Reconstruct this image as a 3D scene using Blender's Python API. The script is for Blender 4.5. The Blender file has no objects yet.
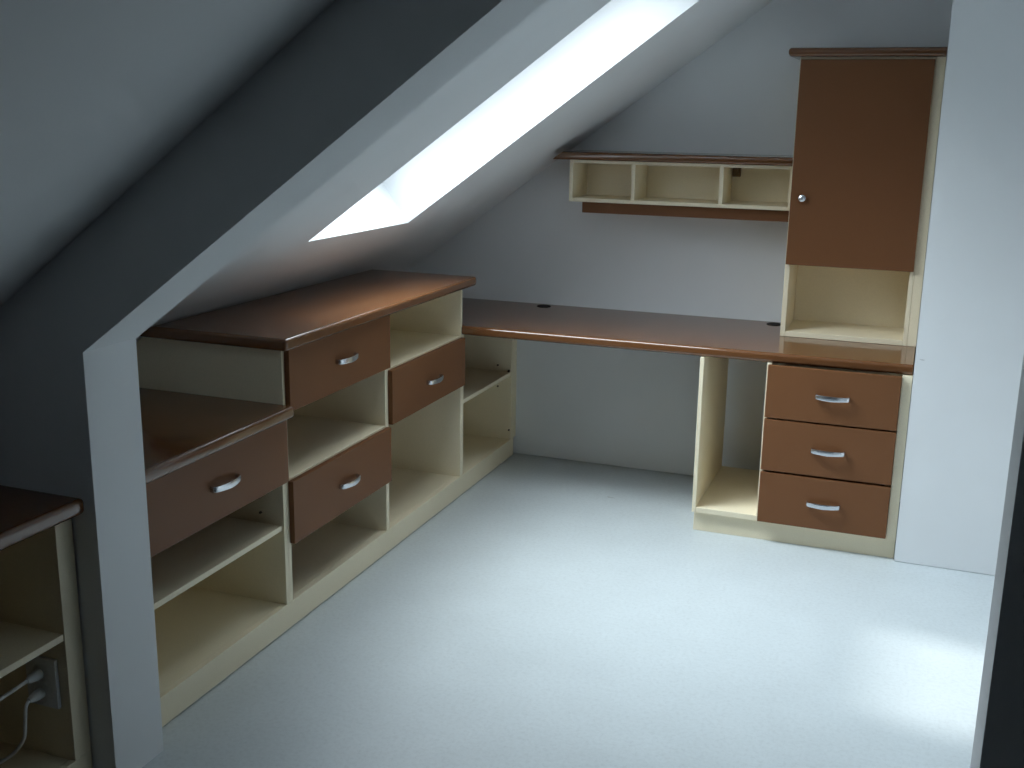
import bpy, bmesh, math
from mathutils import Vector, Matrix

S = bpy.context.scene
COL = S.collection

# ------------------------------------------------------------------ materials
def nodes(name):
    m = bpy.data.materials.new(name); m.use_nodes = True
    nt = m.node_tree
    return m, nt, nt.nodes['Principled BSDF']

def obj_coord(nt):
    return nt.nodes.new('ShaderNodeTexCoord').outputs['Object']

def geo_pos(nt):
    return nt.nodes.new('ShaderNodeNewGeometry').outputs['Position']

def noise(nt, vec, scale, detail=4, rough=.6):
    n = nt.nodes.new('ShaderNodeTexNoise')
    n.inputs['Scale'].default_value = scale
    n.inputs['Detail'].default_value = detail
    n.inputs['Roughness'].default_value = rough
    nt.links.new(vec, n.inputs['Vector'])
    return n.outputs['Fac']

def ramp(nt, fac, stops):
    r = nt.nodes.new('ShaderNodeValToRGB')
    els = r.color_ramp.elements
    while len(els) < len(stops): els.new(.5)
    for e, (p, c) in zip(els, stops):
        e.position = p; e.color = (*c, 1)
    nt.links.new(fac, r.inputs['Fac'])
    return r.outputs['Color']

def bump(nt, b, fac, strength, dist):
    n = nt.nodes.new('ShaderNodeBump')
    n.inputs['Strength'].default_value = strength
    n.inputs['Distance'].default_value = dist
    nt.links.new(fac, n.inputs['Height'])
    nt.links.new(n.outputs['Normal'], b.inputs['Normal'])

def mul(c, k): return tuple(min(1, x * k) for x in c)

def board_mat(name, c, rough, scale=220, var=.035, bstr=.05, spec=.5):
    m, nt, b = nodes(name)
    f = noise(nt, geo_pos(nt), scale)
    nt.links.new(ramp(nt, f, [(.3, mul(c, 1 - var)), (.7, mul(c, 1 + var))]), b.inputs['Base Color'])
    b.inputs['Roughness'].default_value = rough
    b.inputs['Specular IOR Level'].default_value = spec
    bump(nt, b, f, bstr, .001)
    return m

def plaster_mat(name, c, mark=None):
    m, nt, b = nodes(name)
    p = geo_pos(nt)
    f1 = noise(nt, p, 90, 5)
    f2 = noise(nt, p, 2.2, 3)
    col = ramp(nt, f2, [(.3, mul(c, .975)), (.7, mul(c, 1.015))])
    if mark:                                   # small pencil / scuff mark on the wall
        col = spot(nt, p, col, mark[0], mark[1], mark[2])
    nt.links.new(col, b.inputs['Base Color'])
    b.inputs['Roughness'].default_value = .85
    b.inputs['Specular IOR Level'].default_value = .25
    bump(nt, b, f1, .12, .002)
    return m

def spot(nt, p, col, centre, scale, dark):
    """a small irregular stain of its own shape at a world position"""
    mp = nt.nodes.new('ShaderNodeMapping'); mp.vector_type = 'POINT'
    mp.inputs['Location'].default_value = tuple(-c * s for c, s in zip(centre, scale))
    mp.inputs['Scale'].default_value = scale
    nt.links.new(p, mp.inputs['Vector'])
    ln = nt.nodes.new('ShaderNodeVectorMath'); ln.operation = 'LENGTH'
    nt.links.new(mp.outputs['Vector'], ln.inputs[0])
    nf = noise(nt, mp.outputs['Vector'], 2.2, 3)
    ad = nt.nodes.new('ShaderNodeMath'); ad.operation = 'MULTIPLY_ADD'
    nt.links.new(nf, ad.inputs[0]); ad.inputs[1].default_value = 1.6
    nt.links.new(ln.outputs['Value'], ad.inputs[2])
    mask = ramp(nt, ad.outputs[0], [(.62, (1, 1, 1)), (1.0, (0, 0, 0))])
    mx = nt.nodes.new('ShaderNodeMix'); mx.data_type = 'RGBA'
    nt.links.new(mask, mx.inputs[0]); nt.links.new(col, mx.inputs[6])
    mx.inputs[7].default_value = (*dark, 1)
    return mx.outputs[2]

def floor_mat():
    m, nt, b = nodes('speckled_vinyl')
    p = geo_pos(nt)
    c = (.52, .570, .590)
    f1 = noise(nt, p, 75, 6, .75)
    f2 = noise(nt, p, 5, 3)
    a = ramp(nt, f1, [(.3, mul(c, .88)), (.5, c), (.75, mul(c, 1.07))])
    bb = ramp(nt, f2, [(.3, (.95, .95, .95)), (.7, (1, 1, 1))])
    mx = nt.nodes.new('ShaderNodeMix'); mx.data_type = 'RGBA'; mx.blend_type = 'MULTIPLY'
    mx.inputs[0].default_value = 1
    nt.links.new(a, mx.inputs[6]); nt.links.new(bb, mx.inputs[7])
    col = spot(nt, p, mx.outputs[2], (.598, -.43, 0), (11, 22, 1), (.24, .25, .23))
    col = spot(nt, p, col, (.42, -.16, 0), (60, 60, 1), (.33, .3, .25))
    nt.links.new(col, b.inputs['Base Color'])
    b.inputs['Roughness'].default_value = .42
    b.inputs['Specular IOR Level'].default_value = .4
    bump(nt, b, f1, .025, .002)
    return m

def plain(name, c, rough, metal=0.0, spec=.5):
    m, nt, b = nodes(name)
    f = noise(nt, geo_pos(nt), 160)
    nt.links.new(ramp(nt, f, [(.3, mul(c, .96)), (.7, mul(c, 1.03))]), b.inputs['Base Color'])
    b.inputs['Roughness'].default_value = rough
    b.inputs['Metallic'].default_value = metal
    b.inputs['Specular IOR Level'].default_value = spec
    return m

def glass_mat():
    m = bpy.data.materials.new('window_glass'); m.use_nodes = True
    nt = m.node_tree; nt.nodes.clear()
    out = nt.nodes.new('ShaderNodeOutputMaterial')
    tr = nt.nodes.new('ShaderNodeBsdfTransparent'); tr.inputs[0].default_value = (.96, .98, .98, 1)
    gl = nt.nodes.new('ShaderNodeBsdfGlossy'); gl.inputs['Roughness'].default_value = .02
    lw = nt.nodes.new('ShaderNodeLayerWeight'); lw.inputs['Blend'].default_value = .5
    pw = nt.nodes.new('ShaderNodeMath'); pw.operation = 'POWER'; pw.inputs[1].default_value = 5
    nt.links.new(lw.outputs['Facing'], pw.inputs[0])
    fr = nt.nodes.new('ShaderNodeMath'); fr.operation = 'MULTIPLY_ADD'
    nt.links.new(pw.outputs[0], fr.inputs[0]); fr.inputs[1].default_value = .92; fr.inputs[2].default_value = .03
    mx = nt.nodes.new('ShaderNodeMixShader')
    nt.links.new(fr.outputs[0], mx.inputs[0]); nt.links.new(tr.outputs[0], mx.inputs[1])
    nt.links.new(gl.outputs[0], mx.inputs[2]); nt.links.new(mx.outputs[0], out.inputs[0])
    return m

WALL = (.775, .795, .81)
M = dict(
    wall=plaster_mat('white_plaster', WALL),
    alcove=plaster_mat('white_plaster_marked', WALL, ((1.806, -.692, .776), (28, 1, 45), (.33, .33, .32))),
    floor=floor_mat(),
    unseen_wall=board_mat('unseen_dark_wall', (.10, .065, .04), .6, 12, .25),  # invented dark finish: the unseen rear wall returns less bounce light
    unseen_floor=plain('unseen_dark_floor', (.15, .155, .165), .95, 0, .1),  # made-up dark covering of the unseen adjoining floor, damps the bounce light
    cream=board_mat('cream_melamine', (.82, .73, .54), .42),
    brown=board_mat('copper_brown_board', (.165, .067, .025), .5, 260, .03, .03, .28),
    top=board_mat('copper_brown_worktop', (.138, .057, .022), .12, 260, .02, .0, .8),
    silver=plain('satin_chrome', (.62, .63, .66), .22, .95),
    black=plain('black_plastic', (.010, .010, .011), .6, 0, .15),
    pin=plain('dark_shelf_pin', (.05, .035, .02), .5),
    white=plain('white_plastic', (.75, .77, .77), .4),
    frame=plain('white_window_paint', (.8, .8, .78), .45),
    bracket=plain('bronze_bracket', (.22, .14, .07), .4, .6),
    glass=glass_mat(),
)

# ------------------------------------------------------------------ mesh helpers
def add_box(bm, x0, x1, y0, y1, z0, z1, bev=0.0, seg=2):
    t = bmesh.new()
    vs = [t.verts.new((x, y, z)) for x in (x0, x1) for y in (y0, y1) for z in (z0, z1)]
    for f in ((0, 1, 3, 2), (4, 6, 7, 5), (0, 4, 5, 1), (2, 3, 7, 6), (0, 2, 6, 4), (1, 5, 7, 3)):
        t.faces.new([vs[i] for i in f])
    if bev:
        bmesh.ops.bevel(t, geom=list(t.edges), offset=bev, segments=seg, profile=.5, affect='EDGES')
    merge(bm, t)

def add_prism(bm, pts, axis, a0, a1, bev=0.0, seg=2):
    """closed outline extruded along an axis: pts are the two other coordinates in xyz order"""
    t = bmesh.new()
    def mk(p, a):
        v = list(p); v.insert(axis, a); return t.verts.new(v)
    A = [mk(p, a0) for p in pts]; B = [mk(p, a1) for p in pts]
    t.faces.new(A); t.faces.new(B[::-1])
    n = len(pts)
    for i in range(n):
        t.faces.new((A[i], A[(i + 1) % n], B[(i + 1) % n], B[i])[::-1])
    if bev:
        bmesh.ops.bevel(t, geom=list(t.edges), offset=bev, segments=seg, profile=.5, affect='EDGES')
    merge(bm, t)

def merge(bm, t):
    bmesh.ops.recalc_face_normals(t, faces=t.faces)
    me = bpy.data.meshes.new('tmp'); t.to_mesh(me); t.free()
    bm.from_mesh(me); bpy.data.meshes.remove(me)

def add_lathe(bm, prof, mat, n=28):
    """profile [(r, h)] spun about local z then moved by matrix"""
    t = bmesh.new()
    rings = []
    for r, h in prof:
        if r < 1e-6: rings.append([t.verts.new((0, 0, h))])
        else: rings.append([t.verts.new((r * math.cos(2 * math.pi * k / n), r * math.sin(2 * math.pi * k / n), h)) for k in range(n)])
    for a, b in zip(rings, rings[1:]):
        for k in range(n):
            k2 = (k + 1) % n
            if len(a) == 1 and len(b) == 1: continue
            if len(a) == 1: t.faces.new((a[0], b[k], b[k2]))
            elif len(b) == 1: t.faces.new((a[k], a[k2], b[0]))
            else: t.faces.new((a[k], a[k2], b[k2], b[k]))
    bmesh.ops.transform(t, matrix=mat, verts=t.verts)
    merge(bm, t)

def add_tube(bm, pts, r, n=10):
    t = bmesh.new()
    P = [Vector(p) for p in pts]; rings = []
    up = Vector((.13, .31, .94)).normalized()
    for i, p in enumerate(P):
        d = (P[min(i + 1, len(P) - 1)] - P[max(i - 1, 0)]).normalized()
        a = d.cross(up)
        if a.length < .05: a = d.cross(Vector((1, 0, 0)))
        a.normalize(); b = d.cross(a)
        rr = r[i] if isinstance(r, (list, tuple)) else r
        rings.append([t.verts.new(p + rr * (math.cos(2 * math.pi * k / n) * a + math.sin(2 * math.pi * k / n) * b)) for k in range(n)])
    for a, b in zip(rings, rings[1:]):
        for k in range(n): t.faces.new((a[k], a[(k + 1) % n], b[(k + 1) % n], b[k]))
    t.faces.new(rings[0][::-1]); t.faces.new(rings[-1])
    merge(bm, t)

def smooth_path(pts, n=8):
    P = [Vector(p) for p in pts]; out = []
    for i in range(len(P) - 1):
        p0, p1, p2, p3 = P[max(i - 1, 0)], P[i], P[i + 1], P[min(i + 2, len(P) - 1)]
        for k in range(n):
            t = k / n
            out.append(.5 * ((2 * p1) + (p2 - p0) * t + (2 * p0 - 5 * p1 + 4 * p2 - p3) * t * t + (3 * p1 - p0 - 3 * p2 + p3) * t ** 3))
    out.append(P[-1]); return out

# ------------------------------------------------------------------ object helpers
ORG = {}
def thing(name, label, cat, loc, group=None):
    o = bpy.data.objects.new(name, None); COL.objects.link(o)
    o.empty_display_size = .1
    o.location = loc; ORG[o] = Vector(loc)
    o['label'] = label; o['category'] = cat
    if group: o['group'] = group
    return o

def obj(name, bm, mat, parent=None, org=None, label=None):
    """one mesh object; bm in world coordinates, its origin at org (default: middle of its underside)"""
    xs = [v.co for v in bm.verts]
    if org is None:
        org = Vector(((min(v.x for v in xs) + max(v.x for v in xs)) / 2, (min(v.y for v in xs) + max(v.y for v in xs)) / 2, min(v.z for v in xs)))
    org = Vector(org)
    bmesh.ops.translate(bm, verts=bm.verts, vec=-org)
    me = bpy.data.meshes.new(name); bm.to_mesh(me); bm.free()
    me.materials.append(M[mat])
    me.polygons.foreach_set('use_smooth', [True] * len(me.polygons))
    me.set_sharp_from_angle(angle=math.radians(38))
    o = bpy.data.objects.new(name, me); COL.objects.link(o)
    if len(me.polygons) > 6 and len(me.polygons) < 3000:
        wn = o.modifiers.new('weighted_normals', 'WEIGHTED_NORMAL'); wn.keep_sharp = True; wn.weight = 100
    ORG[o] = org
    if parent is not None:
        o.parent = parent; o.location = org - ORG[parent]
    else:
        o.location = org
    if label: o['label'] = label
    return o

def tag(o, label, cat, group=None):
    o['label'] = label; o['category'] = cat
    if group: o['group'] = group
    return o

def struct(name, bm, mat, parent=None, org=None):
    o = obj(name, bm, mat, parent, org)
    if parent is None: o['kind'] = 'structure'
    return o

def boxes(*bs, bev=.0008):
    bm = bmesh.new()
    for b in bs: add_box(bm, *b, bev=bev, seg=1)
    return bm

# ------------------------------------------------------------------ the room
TH = .6299; TT = math.tan(TH); Z0 = 1.2816          # roof slope: z = Z0 + TT*x
def sx(z): return (z - Z0) / TT
def sz(x): return Z0 + TT * x
KX = -.56                                            # knee wall
YP0, YP1 = -2.928, -2.753                            # partition with the wide opening
HC = 2.46                                            # flat ceiling
XR, YR = 4.4, -8.6                                  # right wall, wall behind the camera
XW, YW = 1.7815, -.692                               # wall beside the desk

bm = bmesh.new(); add_box(bm, KX - .3, XR + .2, YP0 - .02, .2, -.1, 0)
struct('floor', bm, 'floor')
bm = bmesh.new(); add_box(bm, KX - .3, XR + .2, YR - .2, YP0 - .02, -.1, 0)
struct('floor_1', bm, 'unseen_floor')

def wall_box(bm, x0, x1, y0, y1, z0, z1, groove=None):
    add_box(bm, x0, x1, y0, y1, z0, z1)

bm = bmesh.new()                                     # back wall, with the thin dark joint at the floor
add_prism(bm, [(KX - .1, .004), (XW + .2, .004), (XW + .2, HC + .05), (sx(HC + .05), HC + .05), (KX - .1, sz(KX - .1) + .03)], 1, 0, .2)
add_box(bm, KX - .1, XW + .2, .012, .2, 0, .01)
struct('wall_back', bm, 'wall')
bm = bmesh.new(); add_box(bm, KX - .2, KX, YR - .2, .2, 0, sz(KX) + .02)
struct('wall_left', bm, 'wall')
bm = bmesh.new()
add_box(bm, XW, XR + .2, YW, .2, .002, HC + .1); add_box(bm, XW + .01, XR + .2, YW + .008, .2, 0, .01)
struct('wall_alcove', bm, 'alcove')
bm = bmesh.new(); add_box(bm, XR, XR + .2, YR - .2, YW + .1, 0, HC + .1)
struct('wall_right', bm, 'wall')
bm = bmesh.new(); add_box(bm, 2.9, 3.05, YP1 - .02, YW + .02, 0, HC + .02)
struct('wall_side', bm, 'wall')
bm = bmesh.new(); add_prism(bm, [(KX - .1, 0), (XR + .2, 0), (XR + .2, HC + .05), (sx(HC + .05), HC + .05), (KX - .1, sz(KX - .1) + .03)], 1, YR - .2, YR)
struct('wall_rear', bm, 'unseen_wall')
bm = bmesh.new(); add_box(bm, sx(HC) - .05, XR + .2, YR - .2, .2, HC, HC + .12)
struct('ceiling', bm, 'wall')

# partition: left post, beam under the slope, right jamb, one continuous U-shaped wall
XC, ZC, XJ, ZT = .0677, 1.083, 1.955, 2.28
xe = XC + (ZT - ZC) / TT
bm = bmesh.new()
outl = [(KX - .02, 0), (XC, 0), (XC, ZC), (xe, ZT), (XJ, ZT), (XJ, 0), (XR + .02, 0), (XR + .02, HC + .03), (sx(HC + .03), HC + .03), (KX - .02, sz(KX - .02) + .01)]
# built as convex pieces so that the faces stay clean
def piece(pts): add_prism(bm, pts, 1, YP0, YP1)
piece([(KX - .02, 0), (XC, 0), (XC, ZC), (KX - .02, sz(KX - .02) + .02)][::1])
piece([(XC, ZC), (xe, ZT), (xe, sz(xe) + .02), (KX - .02, sz(KX - .02) + .02)])
piece([(xe, ZT), (XJ, ZT), (XJ, HC + .03), (xe, HC + .03)])
piece([(XJ, 0), (XR + .02, 0), (XR + .02, HC + .03), (XJ, HC + .03)])
struct('wall_partition', bm, 'wall')

# sloped roof slab with the skylight opening: frame u (up the slope), y, w (out of the roof)
U = Vector((math.cos(TH), 0, math.sin(TH))); W = Vector((-math.sin(TH), 0, math.cos(TH)))
O0 = Vector((0, 0, Z0))
RM = Matrix(((U.x, 0, W.x, O0.x), (0, 1, 0, 0), (U.z, 0, W.z, O0.z), (0, 0, 0, 1)))
HY0, HY1 = -1.658, -.911
HU0 = sx(1.191) / math.cos(TH); HU1 = HU0 + 1.42
RT = .34
def slope_box(bm, u0, u1, y0, y1, w0, w1, bev=0.0):
    t = bmesh.new(); add_box(t, u0, u1, y0, y1, w0, w1, bev)
    bmesh.ops.transform(t, matrix=RM, verts=t.verts); merge(bm, t)
UA = (KX - .25) / math.cos(TH); UB = (sx(HC) + .02) / math.cos(TH) + .1
bm = bmesh.new()
slope_box(bm, UA, HU0, YR - .2, .2, 0, RT)
slope_box(bm, HU1, UB, YR - .2, .2, 0, RT)
slope_box(bm, HU0, HU1, YR - .2, HY0, 0, RT)
slope_box(bm, HU0, HU1, HY1, .2, 0, RT)
struct('ceiling_slope', bm, 'wall')

# roof window: frame set near the outside of the opening, glass in it
bm = bmesh.new(); f = .09
slope_box(bm, HU0, HU0 + f, HY0, HY1, .26, .31, .004); slope_box(bm, HU1 - f, HU1, HY0, HY1, .26, .31, .004)
slope_box(bm, HU0 + f, HU1 - f, HY0, HY0 + f, .26, .31, .004); slope_box(bm, HU0 + f, HU1 - f, HY1 - f, HY1, .26, .31, .004)
win = struct('window_1', bm, 'frame')
bm = bmesh.new(); slope_box(bm, HU0 + f - .006, HU1 - f + .006, HY0 + f - .006, HY1 - f + .006, .284, .290)
obj('window_glass', bm, 'glass', win)

# ------------------------------------------------------------------ shared furniture pieces
def handle_bm(c, along, out):
    """bow handle: a broad strap arching away from the front, feet at both ends"""
    bm = bmesh.new()
    A = Vector(along); N = Vector(out); Z = Vector((0, 0, 1)); c = Vector(c)
    path = smooth_path([(-.0635, 0, 0), (-.0632, .008, 0), (-.058, .0165, 0), (-.032, .0235, 0), (0, .026, 0), (.032, .0235, 0), (.058, .0165, 0), (.0632, .008, 0), (.0635, 0, 0)], 5)
    rings = []
    for i, p in enumerate(path):
        d = (path[min(i + 1, len(path) - 1)] - path[max(i - 1, 0)]).normalized()
        nrm = Vector((-d.y, d.x, 0)); t = .0032
        k = abs(p.x) / .0635; p = Vector((p.x * .94, p.y, 0))
        h = .0095 - .0015 * k
        ring = []
        for a, b in ((-1, -.62), (-.62, -1), (.62, -1), (1, -.62), (1, .62), (.62, 1), (-.62, 1), (-1, .62)):
            q = p + nrm * (a * t)
            ring.append(bm.verts.new(c + A * q.x + N * max(q.y, 0) + Z * (b * h - .0015 * (1 - k))))
        rings.append(ring)
    for a, b in zip(rings, rings[1:]):
        for k in range(8): bm.faces.new((a[k], a[(k + 1) % 8], b[(k + 1) % 8], b[k]))
    bm.faces.new(rings[0][::-1]); bm.faces.new(rings[-1])
    bmesh.ops.recalc_face_normals(bm, faces=bm.faces)
    return bm

def drawer_x(root, y0, y1, z0, z1, depth=.40, hz=None, xo=.02, hy=None):
    """drawer of the left row: front facing +x, closed box behind it, bow handle"""
    bm = bmesh.new()
    add_box(bm, .0012, xo, y0, y1, z0, z1, .0022, 2)
    zb0, zb1 = z0 + .022, z1 - .035
    a, b = y0 + .03, y1 - .03
    for q in ((-depth, .001, a, a + .012, zb0, zb1), (-depth, .001, b - .012, b, zb0, zb1), (-depth, -depth + .012, a + .012, b - .012, zb0, zb1), (-depth + .012, .001, a + .012, b - .012, zb0, zb0 + .008)):
        add_box(bm, *q)
    d = obj('drawer', bm, 'brown', root)
    hz = (z0 + z1) / 2 if hz is None else hz
    obj('handle', handle_bm((xo, (y0 + y1) / 2 if hy is None else hy, hz), (0, 1, 0), (1, 0, 0)), 'silver', d, label='curved satin metal bow handle')
    return d

def drawer_y(root, x0, x1, z0, z1, yb, depth=.45):
    """drawer of the pedestal: front facing -y"""
    bm = bmesh.new()
    add_box(bm, x0, x1, yb - .019, yb - .0012, z0, z1, .0022, 2)
    zb0, zb1 = z0 + .022, z1 - .035
    a, b = x0 + .03, x1 - .03
    for q in ((a, a + .012, yb - .001, yb + depth, zb0, zb1), (b - .012, b, yb - .001, yb + depth, zb0, zb1), (a + .012, b - .012, yb + depth - .012, yb + depth, zb0, zb1), (a + .012, b - .012, yb - .001, yb + depth - .012, zb0, zb0 + .008)):
        add_box(bm, *q)
    d = obj('drawer', bm, 'brown', root)
    obj('handle', handle_bm(((x0 + x1) / 2 + .004, yb - .019, (z0 + z1) / 2 + .001), (1, 0, 0), (0, -1, 0)), 'silver', d, label='curved satin metal bow handle')
    return d

def pin_x(root, spots, y, toward):
    """little shelf pins standing out of a side panel whose inner face is at y"""
    for x, z in spots:
        bm = bmesh.new()
        add_lathe(bm, [(0, 0), (.0042, 0), (.0042, .006), (.003, .008), (0, .008)],
                  Matrix.Translation((x, y, z)) @ Matrix.Rotation(math.radians(90 * toward), 4, 'X'), 12)
        obj('shelf_pin', bm, 'pin', root, label='small dark shelf pin')

ZP = .09                                              # plinth height
def panel_y(y0, y1, top, back, cut=0.0):
    """upright side panel of the left row, standing on the floor behind the plinth"""
    bm = bmesh.new()
    add_prism(bm, [(back, .0), (-.0195, .0), (-.0195, ZP + .0005), (0, ZP + .0005), (0, top)] + ([(-.500, top - .001), (back, top - .001 - (-.5 - back) * .75)] if cut else [(back, top)]), 1, y0, y1, .0007, 1)
    return bm

# ------------------------------------------------------------------ left row: plinth
bm = bmesh.new(); add_prism(bm, [(-.018, 0), (-.007, 0), (-.007, .0045), (0, .0045), (0, ZP), (-.018, ZP)], 1, YP1 + .003, -.028)
tag(obj('plinth_board', bm, 'cream'), 'long cream plinth board along the floor under the left row of cabinets', 'plinth')

# low cabinet (nearest, next to the white post)
yl0, yl1 = YP1 + .003, -2.0343
r = thing('low_cabinet', 'low cream cabinet with one wide brown drawer and two open shelves beside the white post', 'cabinet', (-.26, (yl0 + yl1) / 2, 0))
B = -.53; top = .705
obj('side_panel', panel_y(yl0, yl0 + .0178, top, B), 'cream', r)
obj('side_panel', panel_y(-2.0522, yl1, top, B), 'cream', r)
obj('back_panel', boxes((B, B + .008, yl0 + .0185, -2.0528, ZP + .002, top - .002)), 'cream', r)
obj('bottom_panel', boxes((B + .009, -.019, yl0 + .0185, -2.0528, ZP - .018, ZP)), 'cream', r)
obj('shelf', boxes((B + .009, -.008, yl0 + .0188, -2.0532, .338, .355)), 'cream', r)
obj('top_rail', boxes((B + .009, -.04, yl0 + .0185, -2.0528, .688, top)), 'cream', r)
drawer_x(r, yl0 + .002, -2.0457, .501, .703, .42, .602, .02, -2.378)
pin_x(r, [(-.082, .389), (-.085, .438)], -2.0522, 1)

bm = bmesh.new(); add_box(bm, -.545, .045, YP1 + .004, -2.0368, .7055, .744, .012, 4)
o = tag(obj('worktop', bm, 'top'), 'low dark brown worktop with rounded edge on the low cabinet by the white post', 'worktop')

# tall cabinet
yt0, yt1 = -2.0333, -.6600
T = .9145; B = -.497
r = thing('tall_cabinet', 'tall cream cabinet with three staggered brown drawers and open niches under the roof slope', 'cabinet', (-.25, (yt0 + yt1) / 2, 0))
obj('side_panel', panel_y(yt0, -2.0145, T, -.538, 1), 'cream', r)
obj('side_panel', panel_y(-.6745, yt1, T, B), 'cream', r)
obj('divider', panel_y(-1.3635, -1.3403, T, B), 'cream', r)
for a, b in ((-2.0139, -1.3641), (-1.3397, -.6751)):
    obj('back_panel', boxes((B, B + .008, a, b, ZP + .002, T - .002)), 'cream', r)
    obj('bottom_panel', boxes((B + .009, -.019, a, b, ZP - .018, ZP)), 'cream', r)
obj('shelf', boxes((B + .009, -.0005, -2.0139, -1.3641, .482, .4985)), 'cream', r)
obj('shelf', boxes((B + .009, -.0005, -1.3397, -.6751, .6905, .7075)), 'cream', r)
obj('top_rail', boxes((B + .009, -.04, -2.0139, -1.3641, .897, T)), 'cream', r)
obj('top_rail', boxes((B + .009, -.04, -1.3397, -.6751, .897, T)), 'cream', r)
drawer_x(r, -2.0240, -1.3560, .7161, .9125, .40, .817, .02, -1.683)
drawer_x(r, -2.0240, -1.3560, .2870, .4929, .40, .389, .02, -1.683)
drawer_x(r, -1.3440, -.6723, .4984, .7023, .40, .594, .02, -.992)

bm = bmesh.new()                                      # back edge cut to the roof slope
add_prism(bm, [(-.4965, .9152), (.045, .9152), (.045, .953), (-.4455, .953)], 1, -2.0763, -.612, .0115, 4)
tag(obj('worktop', bm, 'top'), 'raised glossy brown worktop on the tall cabinet running back under the skylight slope', 'worktop')

# corner shelf unit under the desk
r = thing('corner_shelf_unit', 'open cream shelf unit with one middle shelf in the corner under the desk', 'shelf unit', (-.25, -.35, 0))
B = -.52; T = .7105
obj('side_panel', panel_y(-.6594, -.6448, T, B), 'cream', r)
obj('side_panel', panel_y(-.068, -.0505, T, B), 'cream', r)
obj('back_panel', boxes((B, B + .008, -.6442, -.0686, ZP + .002, T)), 'cream', r)
obj('bottom_panel', boxes((B + .009, -.019, -.6442, -.0686, ZP - .018, ZP)), 'cream', r)
obj('shelf', boxes((B + .009, -.004, -.6440, -.0688, .406, .4235)), 'cream', r)
obj('filler_strip', boxes((-.02, .002, -.050, -.003, ZP + .002, T)), 'cream', r)
pin_x(r, [(-.069, .452), (-.068, .349), (-.008, .138)], -.068, 1)
bm = bmesh.new(); add_lathe(bm, [(0, 0), (.006, 0), (.006, .008), (0, .008)], Matrix.Translation((-.012, -.068, .4285)) @ Matrix.Rotation(math.radians(90), 4, 'X'), 12)
obj('shelf_pin', bm, 'pin', r, label='small dark shelf pin')

# ------------------------------------------------------------------ desk
r = thing('desk_worktop', 'long brown desk worktop along the back wall with two black cable grommets', 'worktop', (.88, -.33, .7113))
yn = -.6712
bm = bmesh.new()
outl = [(-.53, -.6425), (.0015, -.6425), (.0015, yn), (1.7775, yn), (1.7775, -.002), (-.53, -.002)]
t = bmesh.new()
A_ = [t.verts.new((x, y, .7113)) for x, y in outl]; B_ = [t.verts.new((x, y, .75)) for x, y in outl]
t.faces.new(A_[::-1]); t.faces.new(B_)
for i in range(6): t.faces.new((A_[i], A_[(i + 1) % 6], B_[(i + 1) % 6], B_[i]))
fe = [e for e in t.edges if all(abs(v.co.y - yn) < 1e-5 for v in e.verts) and abs(e.verts[0].co.z - e.verts[1].co.z) < 1e-5]
bmesh.ops.bevel(t, geom=fe, offset=.0135, segments=5, profile=.5, affect='EDGES')
merge(bm, t)
obj('board', bm, 'top', r)
for gx, gy in ((.152, -.060), (1.200, -.060)):
    bm = bmesh.new()
    add_lathe(bm, [(.022, -.004), (.022, .0015), (.025, .003), (.029, .003), (.032, .0015), (.0325, 0)], Matrix.Translation((gx, gy, .75)), 32)
    add_lathe(bm, [(0, .001), (.0215, .001), (.0215, -.002)], Matrix.Translation((gx, gy, .7502)), 32)
    add_box(bm, gx - .006, gx + .006, gy + .010, gy + .0205, .7505, .7518)
    obj('cable_grommet', bm, 'black', r, label='round black plastic cable grommet')

# pedestal
yP = -.6842; T = .7108
xa, xb, xc, xd = 1.008, 1.0235, 1.744, 1.7795
r = thing('drawer_pedestal', 'cream desk pedestal with three brown drawers and an open slot on its left', 'drawer unit', ((xa + xd) / 2, -.39, 0))
yb_ = -.1073
obj('side_panel', boxes((xa, xb, yP, yb_, .0815, T)), 'cream', r)
obj('side_panel', boxes((xc + .001, xd, yP, yb_, .0815, T)), 'cream', r)
obj('divider', boxes((1.262, 1.278, yP, yb_, .1030, T)), 'cream', r)
obj('bottom_panel', boxes((xb + .0004, xc + .0006, yP, yb_, .0815, .1026)), 'cream', r)
obj('top_rail', boxes((1.2784, xc + .0006, yP + .04, yb_, .695, T)), 'cream', r)
obj('back_panel', boxes((1.2784, xc + .0006, yb_ - .01, yb_, .103, .694)), 'cream', r)
bm = bmesh.new()
for q in ((xa + .006, xd, -.664, -.648, 0, .081), (xa + .006, xa + .022, -.6475, yb_ - .02, 0, .081), (xd - .016, xd, -.6475, yb_ - .02, 0, .081)): add_box(bm, *q, bev=.0008, seg=1)
obj('plinth', bm, 'cream', r)
for z0, z1 in ((.5065, .7095), (.2978, .4998), (.0870, .2895)):
    drawer_y(r, 1.2679, 1.7439, z0, z1, yP)

# ------------------------------------------------------------------ wall cabinet on the desk
r = thing('wall_cabinet', 'tall narrow upper cabinet with a plain brown door and open bottom niche on the desk', 'cabinet', (1.5, -.16, .7505))
x0, x1, yU, T = 1.2571, 1.7457, -.3138, 1.8388
obj('side_panel', boxes((x0, x0 + .0195, yU, -.003, .7505, T)), 'cream', r)
obj('side_panel', boxes((x1 - .0165, x1, yU, -.003, .7505, T)), 'cream', r)
a, b = x0 + .0199, x1 - .0169
obj('back_panel', boxes((a, b, -.034, -.026, .7505, T)), 'cream', r)
obj('bottom_panel', boxes((a, b, yU, -.0345, .7505, .7713)), 'cream', r)
obj('shelf', boxes((a, b, yU + .001, -.0345, 1.055, 1.073)), 'cream', r)
obj('shelf', boxes((a, b, yU + .03, -.0345, 1.43, 1.448)), 'cream', r)
obj('top_panel', boxes((a, b, yU, -.0345, T - .018, T)), 'cream', r)
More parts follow.
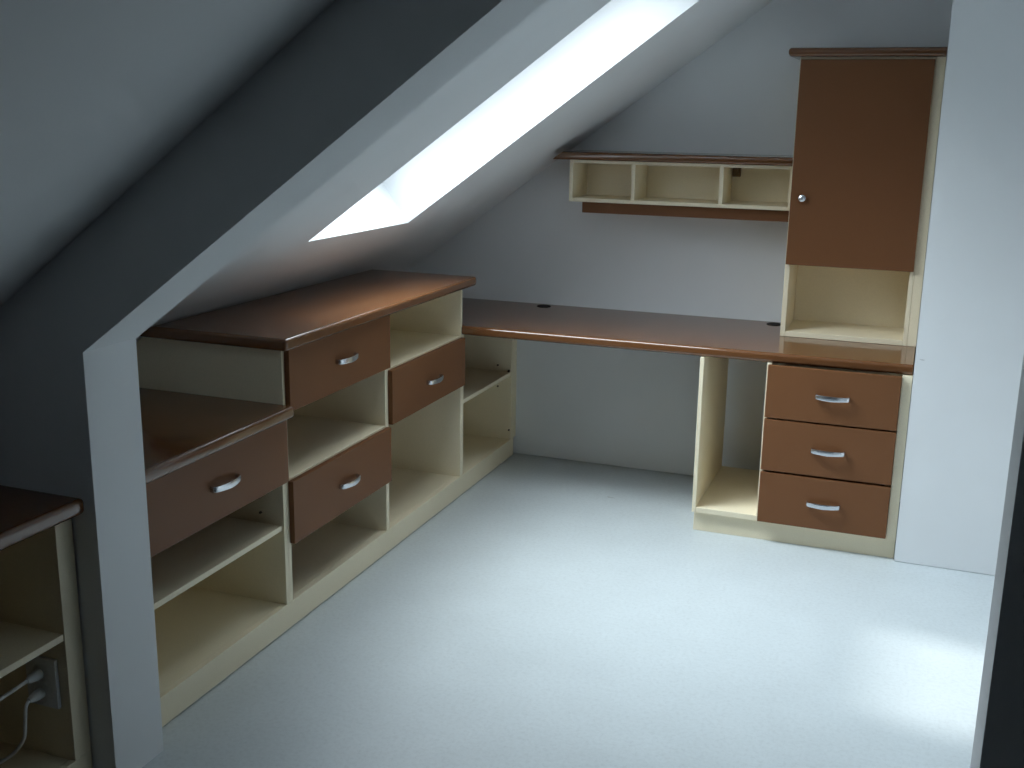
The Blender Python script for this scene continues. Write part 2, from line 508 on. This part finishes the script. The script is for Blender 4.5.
obj('filler_strip', boxes((x1 + .0006, 1.7798, yU + .001, yU + .02, .7505, T)), 'cream', r)
bm = bmesh.new(); add_box(bm, 1.2605, 1.7431, yU - .019, yU - .0012, 1.0442, 1.8302, .0022, 2)
d = obj('door', bm, 'brown', r)
bm = bmesh.new()
kx, kz = 1.307, 1.308
add_lathe(bm, [(0, 0), (.0055, 0), (.005, .010), (.0065, .012), (.0130, .015), (.0150, .020), (.0135, .0245), (.008, .0275), (0, .0284)],
          Matrix.Translation((kx, yU - .019, kz)) @ Matrix.Rotation(math.radians(90), 4, 'X'), 28)
obj('knob', bm, 'silver', d, label='small round satin metal knob')
bm = bmesh.new()
t = bmesh.new(); add_box(t, 1.2174, 1.7795, -.364, -.003, 1.8392, 1.8716)
es = [e for e in t.edges if (all(v.co.y < -.36 for v in e.verts) or all(v.co.x < 1.22 for v in e.verts)) and abs(e.verts[0].co.z - e.verts[1].co.z) < 1e-5]
bmesh.ops.bevel(t, geom=es, offset=.0125, segments=4, profile=.5, affect='EDGES'); merge(bm, t)
obj('cornice', bm, 'top', r, label='overhanging dark brown top board')

# ------------------------------------------------------------------ wall shelf
r = thing('wall_shelf', 'open cream wall shelf with three compartments and brown top board under the slope', 'shelf', (.78, -.11, 1.2))
xs0, xs1, ys, zb, zt = .3108, 1.2555, -.2219, 1.2475, 1.4248
obj('side_panel', boxes((xs0, xs0 + .016, ys, -.003, zb, zt)), 'cream', r)
obj('side_panel', boxes((xs1 - .016, xs1, ys, -.003, zb, zt)), 'cream', r)
a, b = xs0 + .0163, xs1 - .0163
obj('bottom_panel', boxes((a, b, ys, -.003, zb, zb + .016)), 'cream', r)
obj('top_panel', boxes((a, b, ys, -.003, zt - .013, zt)), 'cream', r)
obj('back_panel', boxes((a, b, -.010, -.003, zb + .0165, zt - .0135)), 'cream', r)
for c in (.5937, .9661):
    obj('divider', boxes((c - .008, c + .008, ys, -.0105, zb + .0165, zt - .0135)), 'cream', r)
bm = bmesh.new()
add_prism(bm, [(.243, zt + .0006), (xs1, zt + .0006), (xs1, 1.4600), (.292, 1.4600)], 1, -.262, -.003)
es = [e for e in bm.edges if all(v.co.y < -.26 for v in e.verts) and abs(e.verts[0].co.z - e.verts[1].co.z) < 1e-5]
bmesh.ops.bevel(bm, geom=es, offset=.012, segments=4, profile=.5, affect='EDGES')
obj('top_board', bm, 'top', r, label='brown top board cut to the slope at its left end')
obj('pelmet', boxes((.3627, xs1, -.192, -.174, 1.1997, 1.2470)), 'brown', r, label='narrow brown pelmet board below the compartments')
bm = bmesh.new(); add_box(bm, .976, 1.010, -.030, -.0105, 1.366, 1.4105, .003, 2); add_box(bm, .982, 1.004, -.042, -.030, 1.378, 1.398, .002, 1)
obj('hanging_bracket', bm, 'bracket', r, label='small bronze hanging bracket')

# ------------------------------------------------------------------ dark cabinet in front of the partition
yn1 = YP0 - .003; yn0 = -3.95
r = thing('low_cabinet', 'open low cabinet in deep shadow at the left edge in front of the partition', 'cabinet', (-.26, (yn0 + yn1) / 2, 0))
B = -.53; T = .705
obj('side_panel', panel_y(-2.9845, yn1, T, B), 'cream', r)
obj('side_panel', panel_y(yn0, yn0 + .018, T, B), 'cream', r)
a, b = yn0 + .0185, -2.985
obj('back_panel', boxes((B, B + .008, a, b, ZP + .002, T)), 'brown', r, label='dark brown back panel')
obj('bottom_panel', boxes((B + .009, -.019, a, b, ZP - .018, ZP)), 'cream', r)
obj('shelf', boxes((B + .009, -.003, a, b, .403, .420)), 'cream', r)
obj('top_rail', boxes((B + .009, -.003, a, b, .688, T)), 'cream', r)
obj('plinth', boxes((-.018, 0, yn0, yn1, 0, ZP)), 'cream', r)
bm = bmesh.new(); add_box(bm, -.545, .045, yn0, yn1, .7055, .744, .012, 4)
tag(obj('worktop', bm, 'top'), 'very dark worktop at the left edge of the photo in front of the partition', 'worktop')

# double socket on the inside of its right panel, with two plugged cables
bm = bmesh.new(); yS = -2.9853
add_box(bm, -.116, -.026, yS - .011, yS, .226, .352, .003, 2)
for cz in (.312, .262):
    add_lathe(bm, [(.026, .0115), (.024, .012), (.022, .010), (0, .010)], Matrix.Translation((-.072, yS, cz)) @ Matrix.Rotation(math.radians(90), 4, 'X'), 24)
tag(obj('power_socket', bm, 'white'), 'white double power socket inside the shadowed cabinet at the left edge', 'socket')
def cable(label, cz, pts):
    r = thing('power_cable', label, 'cable', (-.072, yS - .0125, cz), 'cables in the shadowed cabinet')
    M4 = Matrix.Translation((-.072, yS - .0122, cz)) @ Matrix.Rotation(math.radians(90), 4, 'X')
    bm = bmesh.new(); add_lathe(bm, [(0, 0), (.0125, 0), (.0125, .014), (.0095, .030), (.006, .040), (0, .040)], M4, 20)
    obj('plug', bm, 'white', r)
    bm = bmesh.new(); add_tube(bm, smooth_path(pts, 8), .0042, 8)
    obj('cord', bm, 'white', r)
cable('white cable plugged into the upper socket, running left inside the shadowed cabinet', .312,
      [(-.072, yS - .0515, .312), (-.074, -3.07, .309), (-.085, -3.16, .295), (-.11, -3.30, .25), (-.16, -3.45, .17), (-.2, -3.60, .0955), (-.22, -3.72, .0955)])
cable('white cable plugged into the lower socket, hanging in a loop inside the shadowed cabinet', .262,
      [(-.072, yS - .0515, .262), (-.073, -3.047, .250), (-.074, -3.053, .21), (-.085, -3.052, .165), (-.12, -3.065, .12), (-.17, -3.11, .0955), (-.24, -3.22, .0955), (-.3, -3.35, .0955)])

# ------------------------------------------------------------------ light: overcast sky through the roof window, hazy sun
STR = 31.5
w = bpy.data.worlds.new('sky'); S.world = w; w.use_nodes = True
bg = w.node_tree.nodes['Background']
wt = w.node_tree
sep = wt.nodes.new('ShaderNodeSeparateXYZ')
wt.links.new(wt.nodes.new('ShaderNodeTexCoord').outputs['Generated'], sep.inputs[0])
sky = ramp(wt, sep.outputs['Z'], [(0, (.03, .032, .032)), (.3, (.12, .125, .13)), (.72, (.80, .87, .94)), (1, (.90, .96, 1.0))])
wt.links.new(sky, bg.inputs['Color'])
SUN = Vector((-1.35, .21, 1.0)).normalized()          # thin cloud: the sky is brightest around the hidden sun
def math_node(op, a, b):
    n = wt.nodes.new('ShaderNodeMath'); n.operation = op
    if a is not None: wt.links.new(a, n.inputs[0])
    n.inputs[1].default_value = b
    return n
dt = wt.nodes.new('ShaderNodeVectorMath'); dt.operation = 'DOT_PRODUCT'
wt.links.new(wt.nodes['Texture Coordinate'].outputs['Generated'], dt.inputs[0]); dt.inputs[1].default_value = SUN
mx0 = math_node('MAXIMUM', dt.outputs['Value'], 0.0)
pw0 = math_node('POWER', mx0.outputs[0], 3.6)
ml0 = math_node('MULTIPLY', pw0.outputs[0], 1.45 * STR)
ad0 = math_node('ADD', ml0.outputs[0], .30 * STR)
wt.links.new(ad0.outputs[0], bg.inputs['Strength'])


def look(o, d):
    o.rotation_euler = Vector(d).to_track_quat('-Z', 'Y').to_euler()

L = bpy.data.lights.new('hazy_sun', 'SUN'); L.energy = 4.0; L.angle = math.radians(4); L.color = (1.0, .97, .93)
sun = bpy.data.objects.new('hazy_sun', L); COL.objects.link(sun)
sun.location = (-4, 0, 5); look(sun, -SUN)

L = bpy.data.lights.new('skylight_portal', 'AREA'); L.shape = 'RECTANGLE'
L.size = HY1 - HY0 - .18; L.size_y = HU1 - HU0 - .18
L.cycles.is_portal = True
po = bpy.data.objects.new('skylight_portal', L); COL.objects.link(po)
c = RM @ Vector(((HU0 + HU1) / 2, (HY0 + HY1) / 2, .275))
xa_ = Vector((0, 1, 0)); za_ = W; ya_ = za_.cross(xa_)
po.matrix_world = Matrix(((xa_.x, ya_.x, za_.x, c.x), (xa_.y, ya_.y, za_.y, c.y), (xa_.z, ya_.z, za_.z, c.z), (0, 0, 0, 1)))

# ------------------------------------------------------------------ camera
cam = bpy.data.cameras.new('camera'); co = bpy.data.objects.new('camera', cam); COL.objects.link(co)
cam.sensor_fit = 'HORIZONTAL'; cam.sensor_width = 36; cam.lens = 36 * 1095.34 / 1024
cam.clip_start = .02
X = Vector((0.93474112, 0.35499319, 0.01545567)); Y = Vector((-0.09850327, 0.21708864, 0.97116921)); Z = -Vector((-0.3414032, 0.90931423, -0.23788967))
co.matrix_world = Matrix(((X.x, Y.x, Z.x, 1.7799), (X.y, Y.y, Z.y, -4.7991), (X.z, Y.z, Z.z, 1.6039), (0, 0, 0, 1)))
S.camera = co

S.view_settings.view_transform = 'Standard'
S.view_settings.look = 'None'
S.view_settings.gamma = 1.0
S.view_settings.use_curve_mapping = False
S.view_settings.exposure = 0.0
S.cycles.max_bounces = 12
S.cycles.diffuse_bounces = 8
S.cycles.sample_clamp_indirect = 8
